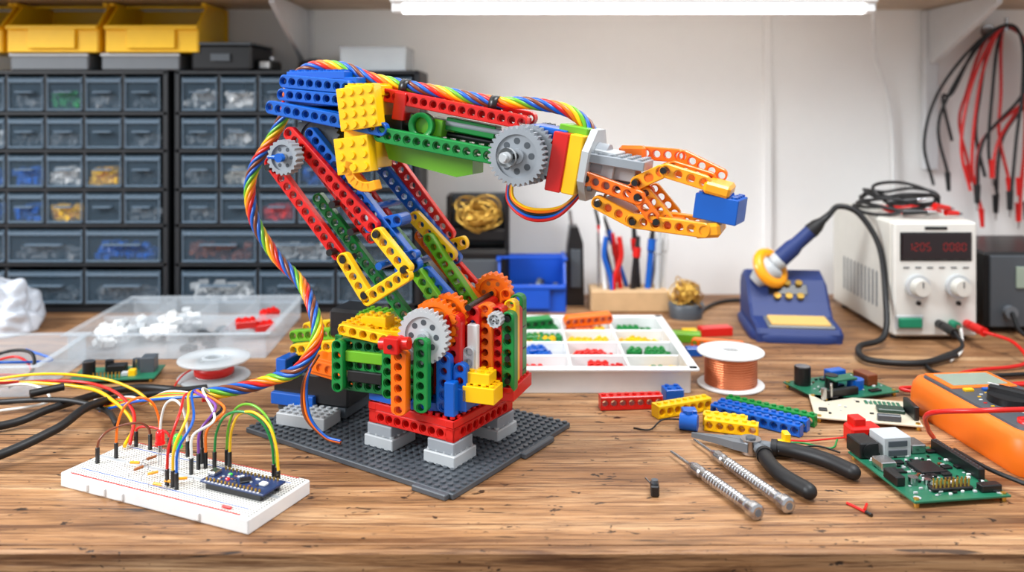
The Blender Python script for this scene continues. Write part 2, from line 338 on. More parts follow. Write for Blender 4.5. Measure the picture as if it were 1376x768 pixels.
for k in range(4):
    M=R('Z',90*k); c=M@V((0,-.0440,0)); d=M@V((1,0,0)); n=M@V((0,1,0))
    b.beam(RED,c-d*.0485+V((0,0,.0325)),c+d*.0485+V((0,0,.0325)),n,H=.0115,T=.009,rnd=False)
    b.box(RED,c+V((0,0,.0420)),(.098,.0095,.0070),M)
b.box(RED,(0,0,.0425),(.092,.092,.006)); b.studs(RED,(0,0,0),.097,.097,.0455)
oc=[(.047*math.cos(a*PI/8+PI/16)/math.cos(PI/16),.047*math.sin(a*PI/8+PI/16)/math.cos(PI/16)) for a in range(16)]
b.poly(BLUE,oc,-.0035,.0035,Matrix(((1,0,0),(0,0,1),(0,1,0))),(0,0,.051)); b.studs(BLUE,(0,0,0),.064,.064,.0545)
b.brick(BLUE,(-.016,-.040,.051),(.062,.020,.007)); b.brick(BLUE,(.036,-.004,.051),(.02,.06,.007)); b.done()
# tower
b=Bd('shoulder_tower',(0,0,0),0,ARM)
b.box(DGRN,A(-38,-12,78),(.082,.05,.036)); b.box(BLK,A(-38,-16,80),(.07,.052,.02))
for w in(-42,18):
    for z in(62,80,98): ab(b,DGRN if z!=80 else GRN,-88,z,8,z,w,H=.012)
    for u in(-82,-30): ab(b,GRN,u,56,u,104,w-8 if w<0 else w+8,H=.012)
for z in(60,100): b.box(GRN,A(-88,-12,z),(.008,.06,.010)); 
b.box(LGRN,A(-56,-44,89),(.04,.012,.010)); b.box(BLK,A(-56,-45,71),(.036,.010,.010))
b.brick(YEL,A(-72,-20,109),(.034,.04,.011)); b.brick(YEL,A(-40,-14,107),(.034,.044,.010)); b.brick(YEL,A(-56,-24,118),(.026,.018,.009)); b.brick(LGRN,A(-78,14,109),(.03,.03,.012))
ab(b,YEL,-84,113,-30,107,-46,H=.010)
ab(b,ORG,-13,104,-13,47,-61,H=.015,T=.010); b.cyl(RED,A(-30,-66,109),A(-2,-66,112),.0055); b.cyl(RED,A(-16,-74,110),A(-16,-20,110),.0048)
b.box(RED,A(-16,-70,110),(.014,.010,.014)); b.cyl(BLK,A(-16,-77,110),A(-16,-40,110),.002)
ab(b,GRN,6,116,6,50,-57,H=.014)
ab(b,BLUE,22,100,22,48,-44,H=.014); ab(b,BLUE,36,92,36,50,-40,H=.013); b.box(BLUE,A(28,-30,60),(.03,.03,.020)); b.box(BLUE,A(30,-48,62),(.010,.010,.03)); 
ab(b,RED,27,134,27,62,-34,H=.016,T=.012); b.box(WHT,A(42,-20,98),(.010,.02,.05)); ab(b,LGRY,40,104,40,66,-30,H=.011)
ab(b,RED,40,138,40,66,0,H=.014,T=.05); ab(b,ORG,50,140,50,62,-14,H=.015,T=.012); ab(b,RED,61,138,61,62,-10,H=.012,T=.014); b.box(RED,A(56,8,98),(.018,.03,.07))
ab(b,GRN,71,134,71,60,-12,H=.013,T=.010); ab(b,YEL,69,142,69,64,0,H=.012,T=.010); ab(b,RED,68,134,68,62,11,H=.012,T=.010); ab(b,GRN,67,142,67,62,23,H=.013,T=.012)
ab(b,ORG,56,146,56,100,22,H=.012); 
for z in(72,92,112,128): b.cyl(BLK,A(71,-18,z),A(71,26,z),.0028,n=10)
b.brick(YEL,A(54,-34,66),(.030,.022,.014)); b.brick(YEL,A(52,-32,79),(.022,.018,.010)); b.brick(RED,A(62,8,60),(.03,.05,.012))
b.box(BLK,A(18,0,88),(.05,.04,.06)); b.box(RED,A(14,-12,70),(.04,.03,.04))
b.gear(LGRY,A(5,-50,115),.0245,.008,28,hm=BLK,holes=8); b.gear(ORG,A(18,-24,130),.019,.009,18); b.gear(ORG,A(10,-36,122),.0235,.008,24); b.gear(ORG,A(40,30,140),.019,.010,20); b.gear(LGRY,A(62,-22,128),.007,.010,12)
b.cyl(GRY,A(5,-58,115),A(5,30,115),.0035); b.cyl(BLK,A(38,-30,138),A(38,42,138),.003)
b.done()
b=Bd('battery_box',(0,0,0),0,ARM)
b.box(BLK,A(-148,30,34),(.088,.055,.03),bev=.002); b.box(DGRY,A(-148,30,14),(.08,.05,.012)); b.box(BLUE,A(-166,12,22),(.05,.03,.012)); b.box(LGRY,A(-140,-12,12),(.055,.03,.012)); b.studs(LGRY,A(-140,-12,0),.055,.03,.018)
b.box(ORG,A(-118,14,58),(.05,.040,.018),R('Y',8)); ab(b,ORG,-144,62,-96,56,-4)
ab(b,LGRN,-186,78,-92,92,26); ab(b,YEL,-180,66,-92,82,18); ab(b,GRN,-192,64,-96,66,40); b.box(BLK,A(-160,30,52),(.05,.05,.012)); ab(b,YEL,-182,82,-96,98,44)
b.box(BLUE,A(-176,8,56),(.012,.03,.016)); b.box(BLK,A(-110,36,98),(.05,.04,.03),bev=.003)
b.done()
# lower link
b=Bd('lower_link',(0,0,0),0,ARM)
ab(b,RED,-168,268,-86,176,-38,H=.0125); ab(b,RED,-148,296,-50,204,-36,H=.013); ab(b,RED,-140,278,-60,190,-22,H=.010,T=.006)
ab(b,BLUE,-130,296,-12,168,-26,H=.012,T=.010); ab(b,BLUE,-12,168,38,120,-18,H=.012)
ab(b,GRN,-130,232,-22,112,-14,H=.012); ab(b,GRN,-92,240,-6,146,-8,H=.010); ab(b,LGRN,-36,190,26,116,-24,H=.012); ab(b,LGRN,-20,196,40,118,6,H=.010,T=.01)
ab(b,BLUE,-100,276,4,166,30,H=.012); ab(b,RED,-78,274,-6,188,36,H=.012); ab(b,RED,-110,262,-60,206,8,H=.010)
ab(b,GRN,-76,204,20,104,26,H=.012); ab(b,ORG,-36,196,44,112,20,H=.013); ab(b,RED,-10,170,44,118,34,H=.012)
for a in[(-48,206,-12,168,-44),(-82,182,-53,142,-46),(-58,140,-10,170,-47),(-40,214,6,172,14),(-16,178,10,186,36)]: ab(b,YEL,*a[:4],a[4],H=.013,T=.008)
ab(b,BLUE,-68,204,-28,214,-20,H=.012,T=.02); ab(b,BLUE,-40,176,-10,184,-30,H=.009)
for u,z in((-100,225),(-66,222),(-80,200),(-30,168),(10,140),(-50,170)): b.cyl(BLUE if u%20 else BLK,A(u,-34,z),A(u,36,z),.0035)
for u,z in((-44,202),(-16,172),(-78,177),(-56,146),(-160,260),(-92,183)): b.cyl(BLK,A(u,-51.5,z),A(u,-30,z),.0032)
b.box(BLK,A(-84,8,216),(.03,.03,.012),R('Y',48)); b.box(GRN,A(8,0,130),(.05,.024,.016),R('Y',42)); b.box(WHT,A(-72,-10,214),(.012,.02,.014),R('Y',48))
b.done()
# elbow
b=Bd('elbow',(0,0,0),0,ARM)
b.gear(GRY,A(-140,-50,270),.0168,.012,20,hm=BLUE,holes=6); b.cyl(BLUE,A(-140,-62,270),A(-140,-56,270),.0042); b.cyl(BLUE,A(-156,-54,270),A(-140,-54,270),.0025)
b.gear(DGRY,A(-124,-18,286),.026,.009,30); b.gear(DGRY,A(-110,10,286),.026,.009,30); b.cyl(BLK,A(-140,-56,270),A(-140,20,270),.003)
b.box(BLUE,A(-122,4,332),(.082,.046,.028)); b.brick(BLUE,A(-128,4,348),(.066,.046,.008)); ab(b,BLUE,-164,343,-84,336,-23,H=.013); ab(b,BLUE,-166,330,-84,323,-24,H=.012)
ab(b,BLUE,-172,318,-40,296,-34,H=.013); ab(b,BLUE,-172,318,-40,300,30,H=.013); b.box(BLUE,A(-128,0,310),(.07,.05,.014),R('Y',8))
MY=frame((0,-1,0),(1,0,0))@R('Z',8)
b.brick(YEL,A(-67,-37,317),(.040,.040,.014),MY,.0100,.0034); b.brick(YEL,A(-72,-37,273),(.036,.034,.014),MY,.0105,.0034)
b.brick(YEL,A(-70,-14,333),(.036,.034,.010),None,.0095,.003); b.box(YEL,A(-70,-14,318),(.034,.04,.03)); b.box(YEL,A(-72,-14,280),(.03,.04,.04))
for k in range(7):
    a=-.2+k*.35; b.box(YORG,A(-66-18*math.cos(a)+8,-38,252-16*math.sin(a)+8),(.009,.012,.009),R('Y',-math.degrees(a)))
b.box(BLK,A(-60,-2,300),(.05,.03,.02)); b.box(RED,A(-36,-6,318),(.012,.03,.026),R('Y',8))
b.done()
# forearm
b=Bd('forearm',(0,0,0),0,ARM)
ab(b,RED,-64,331,90,303,-14,H=.0125,T=.010); ab(b,RED,-62,333,86,306,20,H=.0125,T=.010); b.box(RED,A(14,3,317),(.14,.026,.005),R('Y',10))
ab(b,GRN,-54,293,84,271,-32,H=.014,T=.009); ab(b,GRN,-54,295,84,276,26,H=.013); b.poly(LGRN,[(-.056,.286),(.036,.271),(.036,.256),(.02,.253),(-.05,.268)],-.014,.012); b.box(GRN,A(10,-2,283),(.12,.04,.004),R('Y',9))
b.box(LGRN,A(-12,2,300),(.034,.03,.016),R('Y',10)); b.lathe(GRN,A(-14,-16,300),[(.0125,-.004),(.0125,.004),(.0080,.004),(.0080,-.004),(.0125,-.004)],24,frame((0,1,0)))
b.box(RED,A(-40,4,310),(.012,.03,.03),R('Y',8)); b.box(GRN,A(30,2,298),(.05,.016,.012),R('Y',10)); b.cyl(BLK,A(-50,2,300),A(80,2,280),.0028); b.cyl(GRY,A(-40,-4,310),A(60,-4,294),.003)
for u,z in((-40,336),(52,320)):
    b.lathe(BLK,A(u,2,z),[(.0068,-.004),(.0082,-.004),(.0082,.004),(.0068,.004)],20,frame((1,0,-.17))); b.box(BLK,A(u,2,z-9),(.008,.014,.006),R('Y',10))
b.done()
# wrist
b=Bd('wrist',(0,0,0),0,ARM)
b.gear(GRY,A(87,-34,275),.0265,.009,34,holes=8); b.gear(GRY,A(93,-22,276),.0265,.009,34,holes=8); b.gear(DGRY,A(95,22,278),.025,.009,34); b.cyl(LGRY,A(80,-50,274),A(80,30,276),.0050,n=16); b.cyl(LGRY,A(80,-54,274),A(80,-48,274),.0036,n=8); b.lathe(LGRY,A(80,-42,274),[(.0085,-.003),(.0085,.003),(.004,.003)],20,frame((0,1,0)))
b.box(BLUE,A(106,0,278),(.034,.036,.044),R('Y',10)); ab(b,BLUE,84,294,124,286,-14,H=.014)
b.box(RED,A(120,-2,270),(.014,.050,.052),R('Y',10)); b.box(YEL,A(134,-2,268),(.012,.050,.052),R('Y',10)); b.box(LGRN,A(131,4,297),(.026,.034,.008),R('Y',10)); b.box(ORG,A(127.2,-2,269),(.0014,.046,.048),R('Y',10))
F=frame((math.cos(math.radians(10)),0,-math.sin(math.radians(10))),(0,1,0))
oc=[(.036*math.cos(a*PI/4+PI/8),.034*math.sin(a*PI/4+PI/8)) for a in range(8)]
b.poly(LGRY,oc,-.003,.003,F@Matrix(((1,0,0),(0,0,1),(0,1,0))),A(145,0,267)); b.cyl(GRY,A(148,0,268),A(158,0,266),.019,n=24)
b.box(LGRY,A(158,0,262),(.02,.036,.036),R('Y',10))
for w,z in((-24,284),(24,284),(-24,248),(24,248)): b.cyl(DGRY,A(147,w,z),A(150.5,w,z),.0028)
b.done()
# gripper
b=Bd('gripper',(0,0,0),0,ARM)
b.brick(GRY,A(170,-4,271),(.052,.042,.008),R('Y',8),.0085,.0026); b.box(LGRY,A(168,0,261),(.036,.026,.012),R('Y',8)); b.box(DGRY,A(170,0,252),(.03,.02,.010),R('Y',8))
for w in(-22,20):
    ab(b,ORG,140,258,196,240,w,H=.0125,T=.008); 
    ab(b,YORG if w<0 else ORG,184,251,214,266,w+(5 if w<0 else 0),H=.012); ab(b,YORG if w<0 else ORG,208,266,250,254,w+(5 if w<0 else 0),H=.012)
    ab(b,YORG,150,238,188,220,w+4,H=.0125); ab(b,YORG,180,222,250,216,w+(3 if w<0 else -3),H=.0125)
    ab(b,ORG,182,252,206,222,w,H=.011,T=.006); ab(b,YORG,192,248,216,220,w+8,H=.011,T=.006)
ab(b,ORG,172,277,222,274,30,H=.012); ab(b,ORG,216,276,258,256,28,H=.012)
b.box(ORG,A(176,24,276),(.024,.012,.014),bev=.003); b.box(YORG,A(255,0,250),(.022,.046,.010),R('Y',14),.003); b.box(YORG,A(247,0,216),(.022,.044,.012),R('Y',-6),.003)
b.box(ORG,A(200,0,258),(.02,.04,.007),R('Y',-20)); b.box(ORG,A(170,0,229),(.03,.036,.010),R('Y',24),.002); b.box(ORG,A(210,0,219),(.03,.034,.008),R('Y',4),.002)
for u,z in((146,256),(190,242),(188,254),(212,265),(156,235),(186,221),(206,222)): b.cyl(BLK,A(u,-26.8,z),A(u,26,z),.0028,n=12)
b.done()
b=Bd('gripped_block',(0,0,0),0,ARM); b.brick(BLUE,A(256,-4,234),(.036,.032,.021),R('Z',-8)@R('Y',8),.008,.0027); b.done()
inv=lambda x,y,z: V(toarm(x,y,z))
b=Bd('ribbon_wiring',(0,0,0),0,ARM)
main=[A(146,6,286),A(137,8,302),A(118,6,315),A(84,4,321),A(52,2,322),A(0,2,331),A(-40,2,338),A(-80,2,346),A(-108,0,356),A(-145,0,357),A(-170,2,340),A(-178,4,312),A(-192,0,284),A(-207,-6,258),A(-211,-10,232),A(-202,-12,200),A(-176,-14,168),A(-142,-22,146),A(-114,-42,124),A(-104,-54,102),A(-118,-62,76),A(-150,-60,62),inv(-.245,.80,.056),inv(-.285,.785,.052)]
b.twist([RED,ORG,YEL,LGRN,BLUE,BRN,BLUE],main,.0040,.0020,.062)
for k,m in enumerate([RED,BLUE,BLK,ORG,YEL]): b.wire(m,[A(66+k,4,258),A(65+k*1.2,0,232+k),A(86,-6+k,217+k*2.2),A(110,k,218+k*2),A(130-k,4,236),A(140-k,6,254)],.0015)
for k,m in enumerate([BRN,ORG,BLUE]): b.wire(m,[A(-110-2*k,-40,84),A(-122+k*2,-48,58),A(-118+k*3,-52,30),A(-96,-52,12+k),A(-78,-54,10+k)],.0013)
b.done()
# ---------------------------------------------------------------- breadboard
BX,BY,BR=-.272,.708,-24
BBE=empty('breadboard_circuit',(BX,BY,0),BR)
b=Bd('board',parent=BBE); b.box(WHT,(0,0,.006),(.200,.074,.012),bev=.001); b.box(BBM,(0,0,.0121),(.195,.069,.0006),bev=.0001)
b.box(LGRY,(0,0,.0123),(.195,.004,.0008)); 
for s in(-1,1):
    b.box(RED,(0,s*.0345,.0124),(.18,.0007,.0004),bev=0); b.box(BLUE,(0,s*.0245,.0124),(.18,.0007,.0004),bev=0)
    b.box(WHT,(-.05+s*.02,-.0375,.005),(.006,.002,.006)); b.box(WHT,(s*.05,-.0375,.005),(.006,.002,.006))
b.done()
b=Bd('microcontroller',parent=BBE); mx_=.062
for s in(-1,1): b.box(BLK,(mx_,s*.010,.0145),(.056,.003,.006))
b.box(PCBB,(mx_,0,.0185),(.064,.027,.0018)); b.box(BLK,(mx_+.003,0,.0202),(.009,.009,.0016),R('Z',45)); b.box(STEEL,(mx_-.029,0,.0210),(.008,.009,.0035)); b.box(WHT,(mx_+.021,0,.0205),(.006,.005,.002))
for s in(-1,1):
    for i in range(15): b.cyl(BRASS,(mx_-.027+i*.0038,s*.0108,.019),(mx_-.027+i*.0038,s*.0108,.0215),.0009,n=8); b.box(WHT,(mx_-.027+i*.0038,s*.0128,.0196),(.0018,.001,.0003),bev=0)
for i in range(18): b.box(random.choice([BRN,WHT,BLK,LGRY]),(mx_-.02+random.random()*.04,random.uniform(-.007,.007),.0198),(.0024,.0014,.001))
b.box(LEDR,(mx_-.012,-.004,.020),(.003,.0025,.0016)); b.box(LEDG,(mx_-.016,.004,.020),(.003,.002,.0014)); b.done()
b=Bd('leds_and_resistors',parent=BBE)
for x,y,m in((-.033,.006,LEDR),(-.013,.006,LEDG)):
    b.cyl(m,(x,y,.032),(x,y,.0395),.0036,n=16); b.lathe(m,(x,y,.0395),[(.0036*math.cos(t*PI/8),.0036*math.sin(t*PI/8)) for t in range(5)],16); b.cyl(m,(x,y,.031),(x,y,.0325),.0042,n=16)
    for s in(-1,1): b.cyl(STEEL,(x+s*.0013,y,.011),(x+s*.0013,y,.032),.0005,n=6)
for x,y,a in((-.05,-.005,20),(-.038,-.012,80),(-.02,-.014,60),(.004,-.02,10),(.0,-.028,5),(.01,-.012,35),(-.045,.008,75)):
    M=R('Z',a); d=M@V((.004,0,0)); c=V((x,y,.0165)); b.cyl(YORG if a<70 else CARD,c-d,c+d,.0012,n=10); 
    b.wire(STEEL,[c-d*2.2-V((0,0,.004)),c-d*2,c,c+d*2,c+d*2.2-V((0,0,.004))],.0004,6,4)
b.cyl(RED,(.070,-.031,.0138),(.078,-.031,.0138),.0012); b.done()
b=Bd('jumper_wires',parent=BBE)
def conn(x,y,lean=(0,0)):
    b.box(BLK,(x,y,.019),(.0028,.0028,.014),bev=.0004); return V((x,y,.026))
def jump(m,p,q,h,r=.0011):
    a=conn(*p);c=conn(*q); mid=(a+c)/2
    b.wire(m,[a,a+V((0,0,h*.45))+(mid-a)*.08,a+V((0,0,h*.85))+(mid-a)*.4,mid+V((0,0,h)),c+V((0,0,h*.85))+(mid-c)*.4,c+V((0,0,h*.45))+(mid-c)*.08,c],r)
jump(BRN,(-.086,-.012),(-.068,.028),.014); jump(ORG,(-.080,.002),(-.058,.030),.036); jump(WW,(-.056,.028),(-.026,.030),.034); jump(RED,(-.047,.030),(-.085,.028),.006)
jump(LGRN,(.018,.030),(.080,.020),.044); jump(YEL,(.024,.027),(.086,.014),.040); jump(GRN,(.012,.022),(.074,.023),.038)
for i,(m,p) in enumerate([(RED,(.002,-.020)),(YEL,(.008,-.02)),(BLUE,(.014,-.022)),(PUR,(.002,.014)),(ORG,(.006,.018)),(BLK,(-.004,.024)),(WW,(.004,.004))]):
    e=conn(*p)
    dx,dy=-.285-BX,.785-BY; c,s=math.cos(math.radians(BR)),math.sin(math.radians(BR)); st=V((dx*c+dy*s,-dx*s+dy*c,.052))
    b.wire(m,[st+V((.004*math.cos(i),.01,.003*math.sin(i))),st+V((-.004+.003*i,-.014,.006+.001*i)),e+V((-.004+.002*i,.018,.040-.002*i)),e+V((0,.002,.018)),e],.0012)
b.done()
T=lambda *p:[V((x,y,z)) for x,y,z in p]
b=Bd('left_bench_cables')
b.wire(RUB,T((-.60,.80,.0045),(-.5,.834,.006),(-.47,.87,.01),(-.444,.93,.006),(-.41,.95,.005),(-.36,.94,.0045)),.004,10)
b.wire(RUB,T((-.56,.73,.0045),(-.47,.742,.008),(-.425,.79,.018),(-.42,.85,.02),(-.40,.906,.01),(-.34,.95,.0045)),.0042,10)
b.wire(RUB,T((-.62,.88,.0045),(-.53,.89,.01),(-.46,.88,.015),(-.41,.86,.012),(-.37,.80,.02)),.0028,10)
b.wire(YEL,T((-.64,.91,.02),(-.57,.92,.022),(-.457,.906,.02),(-.40,.86,.02),(-.355,.80,.02),(-.345,.76,.016)),.0018)
b.wire(RED,T((-.64,.90,.02),(-.50,.92,.022),(-.43,.90,.022),(-.36,.81,.03),(-.34,.76,.018)),.0016)
b.wire(YEL,T((-.62,.90,.015),(-.52,.915,.03),(-.45,.92,.026),(-.40,.90,.02),(-.37,.88,.01)),.0015)
b.wire(WW,T((-.60,.915,.01),(-.52,.915,.02),(-.49,.9,.006),(-.55,.87,.004)),.0015)
b.cyl(RUB,(-.50,.885,.02),(-.475,.905,.021),.004)
for i,m in enumerate([BLUE,YEL,RED,LGRN,ORG,WW]):
    b.wire(m,[V((-.285+.001*i,.79,.05)),V((-.33,.80+.004*i,.044)),V((-.365,.82+.005*i,.034-.002*i)),V((-.39,.85+.005*i,.02)),V((-.42-.004*i,.87+.006*i,.008))],.0014)
b.done()
# ---------------------------------------------------------------- organiser etc
def tray(name,cx,cy,w,d,h,mat,cols,rows,rz=0,t=.002,fill=None,lip=.006):
    b=Bd(name,(cx,cy,0),rz)
    b.box(mat,(0,0,t/2+.0003),(w,d,t))
    for s in(-1,1): b.box(mat,(s*w/2,0,h/2),(t,d,h)); b.box(mat,(0,s*d/2,h/2),(w,t,h))
    for s in(-1,1): b.box(mat,(s*(w/2+lip/2),0,h),(lip+t,d+2*lip,t)); b.box(mat,(0,s*(d/2+lip/2),h),(w+2*lip,lip+t,t))
    for i in range(1,cols): b.box(mat,(-w/2+i*w/cols,0,h*.47),(t,d,h*.92))
    for j in range(1,rows): b.box(mat,(0,-d/2+j*d/rows,h*.47),(w,t,h*.92))
    if fill: fill(b,w,d,h,cols,rows)
    return b
def fill_white(b,w,d,h,cols,rows):
    for q in range(110):
        a=random.random(); x=(-.36 if a<.45 else -.11)*w+random.gauss(0,.05)*w; y=random.gauss(-.18 if a<.45 else -.02,.12)*d
        x=max(-.48*w,min(.0,x)); y=max(-.45*d,min(.3*d,y))
        b.box(random.choice([WHT,WHT,WHT,LGRY]),(x,y,random.uniform(.006,.026)),(.012,.009,.009),R('Z',random.random()*90)@R('X',random.random()*60))
    for q in range(30): b.box(BLK,(random.uniform(.02,.2)*w,random.uniform(-.4,.1)*d,.006),(.01,.008,.006),R('Z',random.random()*90))
    for x,y in((.085,.01),(.095,.03),(.078,-.03),(.1,-.02)): b.brick(RED,(x,y,.014+random.random()*.012),(.026,.014,.010),R('Z',random.random()*90)@R('X',12))
b=tray('clear_compartment_organizer',-.437,1.175,.245,.205,.032,CLEAR,4,2,2,fill=fill_white)
b.done()
def fill_cols(b,w,d,h,cols,rows):
    cs=[[RED],[RED],[YEL,BLUE,GRN],[BLUE],[RED,ORG],[GRN],[GRN,YEL],[ORG,YEL],[YEL],[LGRN,GRN],[YEL,ORG],[GRN]]
    for j in range(rows):
        for i in range(cols):
            pal=cs[(j*cols+i)%len(cs)]
            for q in range(7):
                x=-w/2+(i+.5)*w/cols+random.uniform(-.25,.25)*w/cols; y=-d/2+(j+.5)*d/rows+random.uniform(-.22,.22)*d/rows
                b.brick(random.choice(pal),(x,y,.008+random.random()*.012),(random.choice([.016,.024,.030]),.012,.010),R('Z',random.uniform(-30,30))@R('X',random.uniform(-12,12)))
b=tray('white_sorting_tray',.099,1.058,.196,.222,.028,WHT,3,4,0,.003,fill=fill_cols,lip=.008); 
b.beam(ORG,(-.03,.075,.032),(.035,.09,.034),(0,1,.2),H=.014,T=.012); b.beam(GRN,(-.085,.07,.03),(-.045,.085,.03),(0,1,.2),H=.014,T=.012); b.done()
b=Bd('sensor_module_board',(-.462,1.0,0),8); b.box(PCBG,(0,0,.005),(.095,.05,.002)); 
for s in(-1,1):
    for t in(-1,1): b.cyl(BRASS,(s*.042,t*.02,0),(s*.042,t*.02,.004),.002)
b.cyl(BLK,(-.03,-.005,.006),(-.03,-.005,.022),.007); b.cyl(STEEL,(-.03,-.005,.022),(-.03,-.005,.0225),.0065); b.box(BLK,(.0,.0,.011),(.02,.014,.010)); b.box(DGRY,(.034,.005,.014),(.016,.02,.018)); b.box(LGRY,(.012,-.012,.008),(.008,.006,.005)); b.cyl(BLK,(-.012,.01,.006),(-.012,.01,.018),.005); b.box(YEL,(.02,-.012,.009),(.008,.008,.008)); b.cyl(STEEL,(.018,.012,.006),(.018,.012,.018),.005)
for i in range(8): b.cyl(BRASS,(-.02+i*.004,-.021,.006),(-.02+i*.004,-.021,.013),.0008,n=6)
b.done()
def spool(name,x,y,r,h,core,fm,cm,hub):
    b=Bd(name,(x,y,0)); t=.003
    for z in(0,h-t): b.lathe(fm,(0,0,z),[(hub,0),(r-.001,0),(r,.0008),(r,t-.0008),(r-.001,t),(hub,t),(hub,0)],48)
    n=26; pr=[]
    for k in range(n+1): pr.append((core+(.0006 if k%2 else 0),t+(h-2*t)*k/n))
    b.lathe(cm,(0,0,0),pr,48,sm=False); b.lathe(fm,(0,0,0),[(hub,0),(hub,h)],32)
    b.lathe(fm,(0,0,h),[(hub,0),(hub+.002,.0015),(hub+.004,0)],32)
    for k in range(3): a=k*2*PI/3; b.cyl(LGRY,(hub*1.7*math.cos(a),hub*1.7*math.sin(a),h),(hub*1.7*math.cos(a),hub*1.7*math.sin(a),h+.0003),.002,n=12)
    return b
b=spool('copper_wire_spool',.2495,.974,.0375,.040,.029,WHT,COP,.009); b.done()
b=spool('red_wire_spool',-.349,1.0,.041,.024,.020,FROST,WHT,.010); b.lathe(RED,(0,0,.009),[(.0205,-.005),(.0225,-.003),(.0225,.003),(.0205,.005)],40); b.wire(RED,[V((-.022,0,.012)),V((-.03,-.02,.008)),V((-.03,-.045,.001)),V((-.02,-.055,.001))],.001); b.done()
b=tray('clear_parts_box',-.592,.995,.13,.13,.034,CLEAR,1,1,4)
b.wire(RED,[V((-.05,-.03,.01)),V((0,.02,.02)),V((.04,-.02,.012)),V((.02,-.05,.02))],.0015); b.wire(BLUE,[V((-.05,.03,.01)),V((0,-.02,.025)),V((.04,.03,.012)),V((.0,.05,.02))],.0015); b.wire(RUB,[V((-.05,.0,.01)),V((-.02,.04,.02)),V((.03,.0,.03)),V((.05,-.04,.02)),V((.03,-.05,.006))],.002); b.done()
me=bpy.data.meshes.new('crumpled_plastic_bag')
bm=bmesh.new(); bmesh.ops.create_icosphere(bm,subdivisions=5,radius=1)
for v in bm.verts:
    p=v.co.copy(); n1=noise.noise(p*1.3)*.35+abs(noise.noise(p*2.6+V((3,1,2))))*.25
    v.co=V((p.x*.055*(1+n1),p.y*.050*(1+n1),(p.z+.4)*.050*(1+n1))); v.co.z=max(v.co.z,.0006)
for f in bm.faces: f.smooth=True
bm.to_mesh(me);bm.free(); me.materials.append(PAPER); o=bpy.data.objects.new('crumpled_plastic_bag',me); bpy.context.collection.objects.link(o); o.location=(-.728,1.21,0); ROOTS.append(o)
def loose(name,f): 
    b=Bd(name); f(b); b.done()
loose('red_technic_beam',lambda b:(b.beam(RED,(.092,.897,.0075),(.158,.903,.0075),(0,1,0),H=.014,T=.014,rnd=False),b.studs(RED,(.125,.9,0),.066,.01,.0145,R('Z',5))))
loose('blue_brick',lambda b:(b.brick(BLUE,(.174,.925,.007),(.020,.018,.013),R('Z',8))))
loose('yellow_technic_beam',lambda b:(b.beam(YEL,(.146,.872,.007),(.206,.898,.007),(-.4,.9,0),H=.013,T=.014,rnd=False),b.studs(YEL,(.176,.885,0),.064,.01,.0135,R('Z',24))))
def fb(b):
    for m,p,q in((BLUE,(.207,.882),(.279,.822)),(BLUE,(.217,.893),(.290,.835)),(GRN,(.228,.904),(.302,.848))):
        b.beam(m,(p[0],p[1],.006),(q[0],q[1],.006),(.64,.77,0),H=.011,T=.010,rnd=False)
        d=V((q[0]-p[0],q[1]-p[1],0)); c=V(((p[0]+q[0])/2,(p[1]+q[1])/2,0)); b.studs(m,c,d.length,.008,.0115,R('Z',math.degrees(math.atan2(d.y,d.x))))
loose('blue_and_green_beams',fb)
def fy(b):
    M=R('Z',-20)
    b.beam(YEL,(.190,.842,.006),(.238,.824,.006),(.35,.94,0),H=.0115,T=.012,rnd=False); b.studs(YEL,(.214,.833,0),.05,.01,.0118,M); b.beam(YEL,(.192,.856,.006),(.232,.841,.006),(.35,.94,0),H=.0115,T=.012,rnd=False); b.studs(YEL,(.212,.8485,0),.042,.01,.0118,M)
loose('yellow_brick',fy)
loose('blue_connector_piece',lambda b:(b.cyl(BLUE,(.166,.842,.008),(.182,.836,.008),.008),b.box(BLUE,(.176,.848,.010),(.014,.012,.016)),b.cyl(BLUE,(.174,.84,.014),(.174,.84,.019),.004),b.wire(RUB,[V((.17,.84,.01)),V((.15,.85,.006)),V((.135,.835,.002)),V((.12,.842,.001))],.0008)))
loose('small_yellow_bracket',lambda b:(b.box(YEL,(.249,.782,.006),(.010,.010,.012)),b.box(YEL,(.252,.785,.014),(.006,.010,.010)),b.cyl(YEL,(.244,.782,.008),(.240,.782,.008),.003)))
loose('red_terminal_block',lambda b:(b.box(RED,(.333,.812,.008),(.03,.018,.016),R('Z',8),.002),b.box(RED,(.328,.813,.018),(.012,.014,.010),R('Z',8)),b.cyl(BLK,(.338,.802,.009),(.338,.805,.009),.003)))
def fo(b):
    b.beam(ORG,(.235,1.12,.008),(.30,1.10,.008),(0,1,0),H=.012,T=.012); b.box(LGRN,(.235,1.155,.006),(.04,.02,.012),R('Z',-10)); b.box(RED,(.282,1.185,.006),(.045,.018,.012),R('Z',10)); b.box(BLUE,(.232,1.09,.005),(.02,.014,.010)); b.box(YEL,(.245,1.178,.005),(.02,.014,.010))
loose('scattered_toy_bricks',fo)
b=Bd('needle_nose_pliers')
piv=V((.219,.783,.008)); tip=V((.171,.812,.006)); d=(tip-piv).normalized(); n=V((-d.y,d.x,0))
for s in(-1,1):
    pts=[(0,.011),(.014,.009),(.03,.004),((tip-piv).length,.0010)]
    vs=[];
    for z in(-.004,.004):
        for L_,w_ in pts: vs.append(piv+d*L_+n*s*w_+V((0,0,z*(1-L_*8))))
        for L_,w_ in pts[::-1]: vs.append(piv+d*L_+n*s*.0003+V((0,0,z*(1-L_*8))))
    k=8; b.add(vs,[list(range(k)),list(range(k,2*k))[::-1]]+[[i,(i+1)%k,k+(i+1)%k,k+i] for i in range(k)],MGRY)
